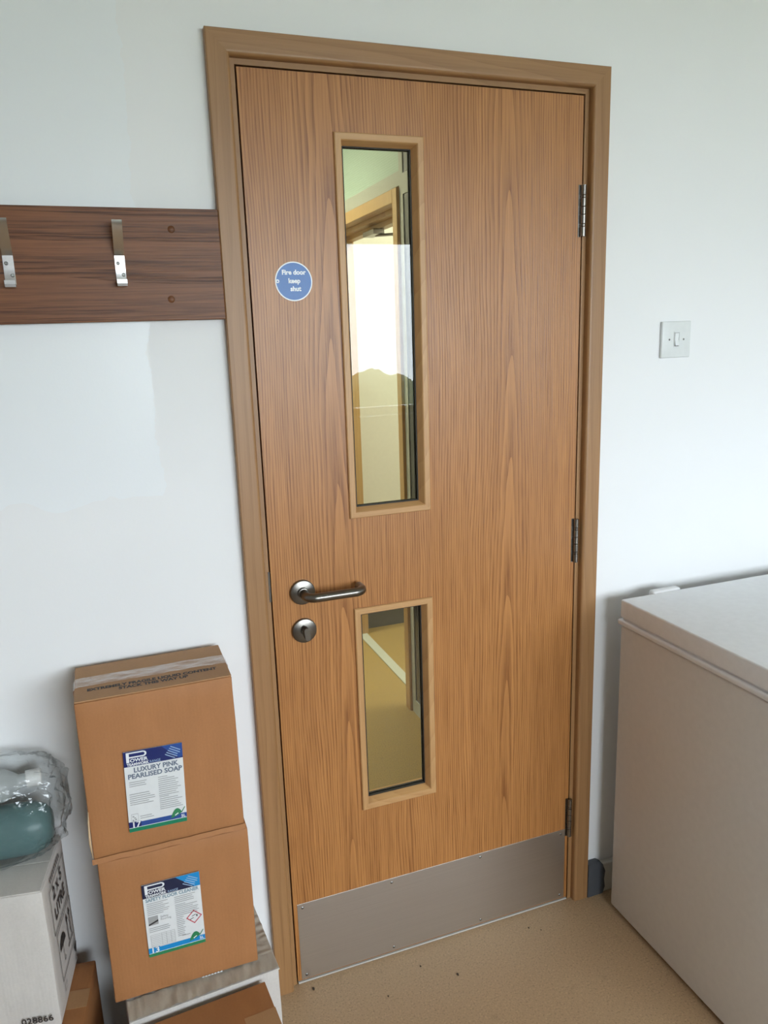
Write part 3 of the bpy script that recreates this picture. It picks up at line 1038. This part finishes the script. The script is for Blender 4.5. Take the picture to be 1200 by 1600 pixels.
        rc('footer_band', 0.0, 1.0, 0.885, 0.945, Y1, M['mid_blue'])
        rc('number_block', 0.0, 0.21, 0.872, 0.945, Y2, M['navy'])
        rc('white_rule', 0.0, 1.0, 0.945, 0.951, Y1, M['pale_print'])
        rc('green_stripe', 0.0, 1.0, 0.951, 1.0, Y1, M['green'])
        tx('17', 0.04, 0.942, 0.0165, M['pale_print'], 0.0004, 1.05)
    else:
        rc('photo_square', 0.05, 0.22, 0.445, 0.565, Y2, M['grey_ink'])
        bm = bmesh.new()
        bm.faces.new([bm.verts.new((fx(a), Y3, fz_(b))) for a, b in ((0.05, 0.545), (0.22, 0.50), (0.22, 0.525), (0.05, 0.565))])
        obj('photo_streak', bm, M['ink'], lab)
        bm = bmesh.new()                                   # dilution table grid
        for i in range(8):
            v = 0.70 + 0.024 * i
            bm.faces.new([bm.verts.new((fx(a), Y3, fz_(b))) for a, b in ((0.06, v + 0.003), (0.48, v + 0.003), (0.48, v), (0.06, v))])
        for u in (0.06, 0.25, 0.33, 0.41, 0.478):
            bm.faces.new([bm.verts.new((fx(a), Y3, fz_(b))) for a, b in ((u, 0.871), (u + 0.004, 0.871), (u + 0.004, 0.70), (u, 0.70))])
        obj('table_grid', bm, M['grey_ink'], lab)
        bm = bmesh.new()                                   # red hazard diamond
        c0 = (0.84, 0.60)
        for k in range(4):
            a0, a1 = math.pi / 2 * k, math.pi / 2 * (k + 1)
            def dp(a, r): return (fx(c0[0]) + r * math.cos(a), Y3, fz_(c0[1]) + r * math.sin(a))
            bm.faces.new([bm.verts.new(p) for p in (dp(a0, 0.0155), dp(a1, 0.0155), dp(a1, 0.0130), dp(a0, 0.0130))])
        obj('hazard_diamond', bm, M['red'], lab)
        bm = bmesh.new()
        for quadp in (((0.76, 0.625), (0.83, 0.607), (0.83, 0.615), (0.76, 0.635)), ((0.80, 0.585), (0.87, 0.568), (0.87, 0.576), (0.80, 0.592)), ((0.88, 0.575), (0.90, 0.575), (0.90, 0.605), (0.88, 0.605))):
            bm.faces.new([bm.verts.new((fx(a), Y3, fz_(b))) for a, b in quadp])
        obj('hazard_symbol', bm, M['ink'], lab)
        rc('footer_band', 0.0, 1.0, 0.885, 0.950, Y1, M['sky_blue'])
        rc('number_block', 0.0, 0.20, 0.875, 0.950, Y2, M['sky_blue'])
        rc('white_rule', 0.0, 1.0, 0.950, 0.956, Y1, M['pale_print'])
        rc('green_stripe', 0.0, 1.0, 0.956, 1.0, Y1, M['leaf_green'])
        tx('13', 0.035, 0.945, 0.0165, M['pale_print'], 0.0004, 1.05)
    tx('5L', 0.90, 0.936, 0.0085, M['pale_print'], 0.0002)
    bm = bmesh.new()                                       # leaf emblem
    top = [(0.72 + 0.20 * i / 8, 0.925 - 0.085 * math.sin(math.pi * i / 8) ** 0.8 - 0.055 * i / 8) for i in range(9)]
    bot = [(0.72 + 0.20 * i / 8, 0.925 + 0.010 * math.sin(math.pi * i / 8) - 0.055 * i / 8) for i in range(8, -1, -1)]
    pts_ = top + bot[1:-1]
    bm.faces.new([bm.verts.new((fx(a), Y3, fz_(b))) for a, b in pts_])
    obj('leaf_emblem', bm, M['leaf_green'], lab)
    bm = bmesh.new()
    for quadp in (((0.90, 0.872), (0.97, 0.805), (0.98, 0.81), (0.92, 0.874)), ):
        bm.faces.new([bm.verts.new((fx(a), Y3, fz_(b))) for a, b in quadp])
    obj('leaf_stalk', bm, M['leaf_green'], lab)
    bm = bmesh.new()
    bm.faces.new([bm.verts.new((fx(a), Y3 - 0.0002, fz_(b))) for a, b in ((0.79, 0.892), (0.85, 0.868), (0.86, 0.878), (0.80, 0.902))])
    obj('leaf_print', bm, M['pale_print'], lab)
    return lab

CW, CD = 0.285, 0.166
# lower labelled carton
BX, BY = -0.2625, -0.022
c2 = thing('cardboard_carton', 'brown carton of safety floor cleaner, under the pink soap carton', 'carton', (BX, BY, 0.272), 0, 'labelled brown cartons')
obj('carton_body', carton_bm(CW, CD, 0.316, 3.0), M['card'], c2, smooth=True, angle=30)
product_label(c2, -0.0145, 0.168, 0.110, 0.164, 0.0, -CD - 0.0046, 'floor')
bm = bmesh.new()
for i in range(7):
    x = 0.026 + i * 0.0062
    zz = 0.0035 + 0.0006 * i * 0.3
    bm.faces.new([bm.verts.new(p) for p in ((x, -CD - 0.0022, 0.0008), (x + 0.0058, -CD - 0.0022, 0.0008), (x + 0.0045, -CD - 0.0026, zz), (x + 0.0016, -CD - 0.0026, zz))])
obj('torn_perforation', bm, M['label_paper'], c2)
# upper labelled carton
c1 = thing('cardboard_carton', 'brown carton of luxury pink pearlised soap on top of the stack', 'carton', (BX - 0.005, BY + 0.002, 0.5895), 0, 'labelled brown cartons')
h1 = 0.328
obj('carton_body', carton_bm(CW, CD, h1, 8.0), M['card'], c1, smooth=True, angle=30)
for ya, yb in ((-CD + 0.001, -CD / 2 - 0.0006), (-CD / 2 + 0.0006, -0.001)):
    fl = obj('top_flap', B(-CW / 2 + 0.001, CW / 2 - 0.001, ya, yb, h1, h1 + 0.003, 0.001), M['card_flap'], c1)
    if ya < -CD / 2:
        text_obj('lettering', 'EXTREMELY FRAGILE LIQUID CONTENT', 0.0155, M['ink'], fl, frame_mat((0.0, -CD + 0.040, h1 + 0.0034), (1, 0.0, 0), (0, 1, 0)), 'CENTER', 0.0007, 0.86)
        text_obj('lettering', 'STACK THIS WAY UP', 0.0155, M['ink'], fl, frame_mat((0.0, -CD + 0.025, h1 + 0.0034), (1, 0.0, 0), (0, 1, 0)), 'CENTER', 0.0007, 0.86)
# clear tape over the seam, folded down both ends and rucked up
bm = bmesh.new()
rows = []
NX, NY = 44, 8
for i in range(NX + 1):
    u = i / NX
    row = []
    for j in range(NY + 1):
        v = j / NY
        L_ = CW + 0.10
        sx = -L_ / 2 + u * L_
        x, z = sx, h1 + 0.0036
        if abs(sx) > CW / 2 + 0.001:
            x = math.copysign(CW / 2 + 0.0022, sx)
            z = h1 + 0.0036 - (abs(sx) - CW / 2)
        rk = abs(noise.noise(Vector((sx * 26, v * 3.0, 1.3)))) * 0.0026 * (1 if abs(sx) < CW / 2 - 0.01 else 0.2)
        y = -CD / 2 - 0.020 + 0.042 * v + 0.004 * noise.noise(Vector((sx * 9, 0, 5)))
        row.append(bm.verts.new((x, y, z + rk)))
    rows.append(row)
for i in range(NX):
    for j in range(NY):
        bm.faces.new((rows[i][j], rows[i + 1][j], rows[i + 1][j + 1], rows[i][j + 1]))
tp = obj('packing_tape', bm, M['tape'], c1, smooth=True)
tp['label'] = 'clear wrinkled packing tape'
product_label(c1, -0.018, 0.133, 0.107, 0.167, math.radians(1.5), -CD - 0.0046, 'soap')
# torn lower lip and scuffed corner edge
bm = bmesh.new()
pr_ = []
for i in range(25):
    u = i / 24
    pr_.append((-CW / 2 - 0.003 + (CW + 0.005) * u, 0.003 * noise.noise(Vector((u * 9, 2, 0)))))
va = [bm.verts.new((a, -CD - 0.0052, 0.001 + b)) for a, b in pr_]
vb = [bm.verts.new((a, -CD - 0.0030, 0.011 + b * 0.5)) for a, b in pr_]
vc = [bm.verts.new((a, -CD + 0.0010, 0.0008 + b)) for a, b in pr_]
for i in range(24):
    bm.faces.new((va[i], va[i + 1], vb[i + 1], vb[i]))
    bm.faces.new((vc[i], vc[i + 1], va[i + 1], va[i]))
obj('torn_lip', bm, M['card'], c1, smooth=True, angle=40)
bm = bmesh.new()
tube(bm, [(-CW / 2 - 0.001, -CD - 0.001, 0.012), (-CW / 2 - 0.0025, -CD - 0.0015, 0.045), (-CW / 2 - 0.001, -CD - 0.0012, 0.085), (-CW / 2 + 0.001, -CD - 0.0005, 0.11)], [0.0006, 0.0022, 0.0018, 0.0005], 6)
obj('scuffed_corner', bm, M['card_edge'], c1, smooth=True)

# white carton under the stack
wc = thing('white_carton', 'white carton with corrugated top under the brown carton stack', 'carton', (-0.246, -0.022, 0), math.radians(4.0))
obj('carton_body', carton_bm(0.300, 0.205, 0.262, 5.0), M['card_white'], wc, smooth=True, angle=30)
obj('top_panel', B(-0.151, 0.151, -0.208, -0.001, 0.262, 0.2655, 0.001), M['card_white'], wc)
bm = bmesh.new()                                          # crumpled film/liner rim lying on the top panel
gx_, gy_ = 70, 10
grid = []
for i in range(gx_ + 1):
    rowv = []
    for j in range(gy_ + 1):
        x = -0.149 + 0.298 * i / gx_
        y = -0.206 + 0.05 * j / gy_
        z = 0.2662 + 0.0060 * abs(noise.noise(Vector((x * 60, y * 14, 0.4)))) + 0.0016 * noise.noise(Vector((x * 150, y * 40, 3)))
        rowv.append(bm.verts.new((x, y, max(z, 0.2658))))
    grid.append(rowv)
for i in range(gx_):
    for j in range(gy_):
        bm.faces.new((grid[i][j], grid[i + 1][j], grid[i + 1][j + 1], grid[i][j + 1]))
obj('crumpled_liner', bm, M['liner'], wc, smooth=True)
bm = bmesh.new()
grid = []
for i in range(13):
    rowv = []
    for j in range(41):
        x = 0.118 + 0.032 * i / 12
        y = -0.160 + 0.158 * j / 40
        z = 0.2662 + 0.0070 * abs(noise.noise(Vector((x * 20, y * 70, 2.4))))
        rowv.append(bm.verts.new((x, y, max(z, 0.2658))))
    grid.append(rowv)
for i in range(12):
    for j in range(40):
        bm.faces.new((grid[i][j], grid[i + 1][j], grid[i + 1][j + 1], grid[i][j + 1]))
obj('crumpled_liner', bm, M['liner'], wc, smooth=True)

# brown carton on the floor in front
fc = thing('cardboard_carton', 'brown carton on the floor in front of the stack, cut by the bottom edge', 'carton', (-0.262, -0.2435, 0), math.radians(4.5))
obj('carton_body', carton_bm(0.295, 0.19, 0.255, 11.0), M['card_dark'], fc, smooth=True, angle=30)
for ya, yb in ((-0.189, -0.0956), (-0.0944, -0.001)):
    obj('top_flap', B(-0.1465, 0.1465, ya, yb, 0.255, 0.258, 0.001), M['card_dark'], fc)
bm = B(0.085, 0.1475, -0.1195, -0.0705, 0.2581, 0.2585)
obj('packing_tape', bm, M['card_flap'], fc)

# left pile: brown carton, white 2x5 litre carton, bag of bottles
rl = math.radians(-9.0)
lb = thing('cardboard_carton', 'brown carton at the lower left, beneath the white litre carton', 'carton', (-0.439, -0.072, 0), rl)
bm = carton_bm(0.30, 0.19, 0.288, 14.0)
bmesh.ops.translate(bm, verts=bm.verts, vec=(-0.15, 0, 0))
obj('carton_body', bm, M['card_dark'], lb, smooth=True, angle=30)
bm = B(-0.30, 0.0005, -0.12, -0.075, 0.288, 0.2885)
obj('packing_tape', bm, M['card_flap'], lb)

WH, WD, WWd = 0.292, 0.172, 0.285
lw = thing('white_carton', 'white litre carton with printed side at the left picture edge', 'carton', (-0.474, -0.050, 0.2892), rl)
bm = carton_bm(WWd, WD, WH, 17.0, amp=0.0012)
bmesh.ops.translate(bm, verts=bm.verts, vec=(-WWd / 2, 0, 0))
obj('carton_body', bm, M['card_white'], lw, smooth=True, angle=30)
for ya, yb in ((-WD + 0.001, -WD / 2 - 0.0006), (-WD / 2 + 0.0006, -0.001)):
    obj('top_flap', B(-WWd + 0.001, -0.003, ya, yb, WH, WH + 0.0025, 0.0008), M['card_white'], lw)
def side(u, v, off=0.0024):
    return Vector((off, -WD + u * WD, v * WH))
def side_quads(name, quads, mat):
    bm = bmesh.new()
    for q in quads:
        bm.faces.new([bm.verts.new(side(a, b)) for a, b in q])
    return obj(name, bm, mat, lw)
def frame_quads(u0, u1, v0, v1, t=0.012):
    tv = t * WD / WH
    return [((u0, v0), (u1, v0), (u1, v0 + tv), (u0, v0 + tv)), ((u0, v1 - tv), (u1, v1 - tv), (u1, v1), (u0, v1)),
            ((u0, v0), (u0 + t, v0), (u0 + t, v1), (u0, v1)), ((u1 - t, v0), (u1, v0), (u1, v1), (u1 - t, v1))]
side_quads('print_frame', frame_quads(0.19, 0.90, 0.575, 0.905), M['ink'])
side_quads('print_frame', frame_quads(0.24, 0.93, 0.195, 0.55), M['ink'])
def side_text(s, u, v, size, bold=0.0008, sx=1.0):
    text_obj('lettering', s, size, M['ink'], lw, frame_mat(side(u, v), (0, 1, 0), (0, 0, 1)), 'CENTER', bold, sx)
side_text('2 x 5', 0.53, 0.785, 0.036, 0.0008)
side_text('LITRE', 0.54, 0.640, 0.036, 0.0008, 0.95)
bm = bmesh.new()                                          # unreadable heading line
hq = []
for i in range(9):
    hq.append(((0.26 + 0.055 * i, 0.935), (0.295 + 0.055 * i, 0.935), (0.295 + 0.055 * i, 0.965), (0.26 + 0.055 * i, 0.965)))
bm.free()
side_quads('fine_print', hq, M['ink'])
# umbrella symbol
umb = [(0.43 - 0.13 * math.cos(math.pi * k / 10), 0.395 + 0.075 * math.sin(math.pi * k / 10)) for k in range(11)]
uq = [umb, ((0.424, 0.275), (0.436, 0.275), (0.436, 0.40), (0.424, 0.40)), ((0.436, 0.275), (0.436, 0.268), (0.48, 0.268), (0.48, 0.275)), ((0.472, 0.275), (0.484, 0.275), (0.484, 0.292), (0.472, 0.292))]
side_quads('umbrella_symbol', uq, M['ink'])
aq = []
for u in (0.69, 0.81):
    aq += [((u - 0.012, 0.30), (u + 0.012, 0.30), (u + 0.012, 0.46), (u - 0.012, 0.46)), ((u - 0.04, 0.455), (u + 0.04, 0.455), (u, 0.51))]
aq.append(((0.63, 0.268), (0.87, 0.268), (0.87, 0.28), (0.63, 0.28)))
side_quads('arrow_symbol', aq, M['ink'])
side_quads('glass_symbol', [((0.83, 0.165), (0.95, 0.165), (0.925, 0.12), (0.905, 0.105), (0.875, 0.105), (0.855, 0.12)), ((0.884, 0.06), (0.896, 0.06), (0.896, 0.106), (0.884, 0.106)), ((0.85, 0.05), (0.93, 0.05), (0.93, 0.06), (0.85, 0.06))], M['ink'])
side_quads('recycling_symbol', frame_quads(0.28, 0.38, 0.10, 0.15, 0.012), M['grey_ink'])
text_obj('lettering', '028866', 0.019, M['ink'], lw, frame_mat((-0.068, -WD - 0.0045, 0.019), (1, 0, 0), (0, 0, 1)), 'LEFT', 0.0003, 1.0)

# bottles in a clear bag
ZB = 0.2892 + WH + 0.0025
def to_w(x, y, z):
    return Vector((x, y, z))
bt = thing('plastic_bottle', 'teal bottle lying in the clear bag on the white carton', 'bottle', (-0.600, -0.082, ZB + 0.053), math.radians(-6), 'bottles in the bag')
bm = bmesh.new()
prof = [(0, -0.125), (0.042, -0.125), (0.050, -0.115), (0.052, -0.09), (0.052, 0.06), (0.050, 0.09), (0.042, 0.108), (0.030, 0.118), (0, 0.121)]
lathe(bm, prof, lambda x, y, h: Vector((h, x * 0.86, y)), 40)
obj('bottle_body', bm, M['teal_bottle'], bt, smooth=True, angle=50)
bm = bmesh.new()
lathe(bm, [(0.018, -0.125), (0.018, -0.150), (0, -0.150)], lambda x, y, h: Vector((h, x, y)), 24)
obj('bottle_cap', bm, M['cap_white'], bt, smooth=True, angle=40)
b2 = thing('plastic_bottle', 'milky white bottle resting on the teal bottle in the bag', 'bottle', (-0.60, -0.070, ZB + 0.140), math.radians(6), 'bottles in the bag')
bm = bmesh.new()
lathe(bm, [(0, -0.09), (0.026, -0.09), (0.032, -0.08), (0.033, 0.02), (0.030, 0.045), (0.018, 0.062), (0.013, 0.068), (0.013, 0.080), (0, 0.080)], lambda x, y, h: Vector((h, x, y)), 32)
obj('bottle_body', bm, M['milky_bottle'], b2, smooth=True, angle=50)
bm = bmesh.new()
lathe(bm, [(0, 0.080), (0.017, 0.080), (0.017, 0.106), (0.015, 0.108), (0, 0.108)], lambda x, y, h: Vector((h, x, y)), 24)
obj('bottle_cap', bm, M['cap_white'], b2, smooth=True, angle=40)
bag = None
bm = bmesh.new()
bmesh.ops.create_icosphere(bm, subdivisions=5, radius=1.0)
for v in bm.verts:
    d = v.co.normalized()
    s1 = lambda q, ee: math.copysign(abs(q) ** ee, q)
    px, py, pz = s1(d.x, 0.45), s1(d.y, 0.55), s1(d.z, 0.5)
    big = max(abs(px), abs(py), abs(pz))
    cr = abs(noise.noise(d * 2.6)) * 0.13 + (1.0 - abs(noise.noise(d * 6.0 + Vector((3, 1, 0))))) ** 6 * 0.05 + abs(noise.noise(d * 13.0)) * 0.05
    k = 1.05 - cr
    right = max(d.x, 0.0)
    x = -0.608 + px * 0.160 * k
    y = -0.083 + py * 0.072 * k
    z = ZB + 0.100 + pz * (0.100 - 0.018 * right) * k
    x += 0.010 * noise.noise(Vector((d.z * 5, d.y * 5, 2))) * right
    v.co = Vector((min(x, -0.442), min(y, -0.006), max(z, ZB + 0.0006)))
bag = obj('plastic_bag', bm, M['film'], smooth=True)
tag(bag, 'crumpled clear plastic bag around bottles on the white carton', 'bag')

# ------------------------------------------------------------------ crumbs of dirt on the floor
for i, (x, y, r) in enumerate(((0.373, -0.124, 0.0042), (0.191, -0.119, 0.0026), (0.298, -0.065, 0.0028), (0.614, -0.056, 0.0028), (0.03, -0.030, 0.005), (0.64, -0.075, 0.0022))):
    bm = bmesh.new()
    bmesh.ops.create_icosphere(bm, subdivisions=2, radius=r)
    for v in bm.verts:
        v.co *= 1.0 + 0.5 * noise.noise(v.co * 500 + Vector((i, 0, 0)))
        v.co.z = max(v.co.z * 0.45 + r * 0.3, 0)
        v.co.x *= 0.6
    o = obj('dirt_crumb', bm, M['debris'])
    o.location = (x, y, 0)
    tag(o, ('largest dark crumb of dirt on the floor before the middle of the door',
            'small dark crumb lying nearest the bottom picture edge',
            'small dark crumb close under the middle of the kick plate',
            'dark crumb on the floor near the right end of the kick plate',
            'dark dirt crumb at the foot of the left door frame',
            'tiniest dark crumb, rightmost on the floor by the door')[i], 'crumb', 'crumbs on the floor')
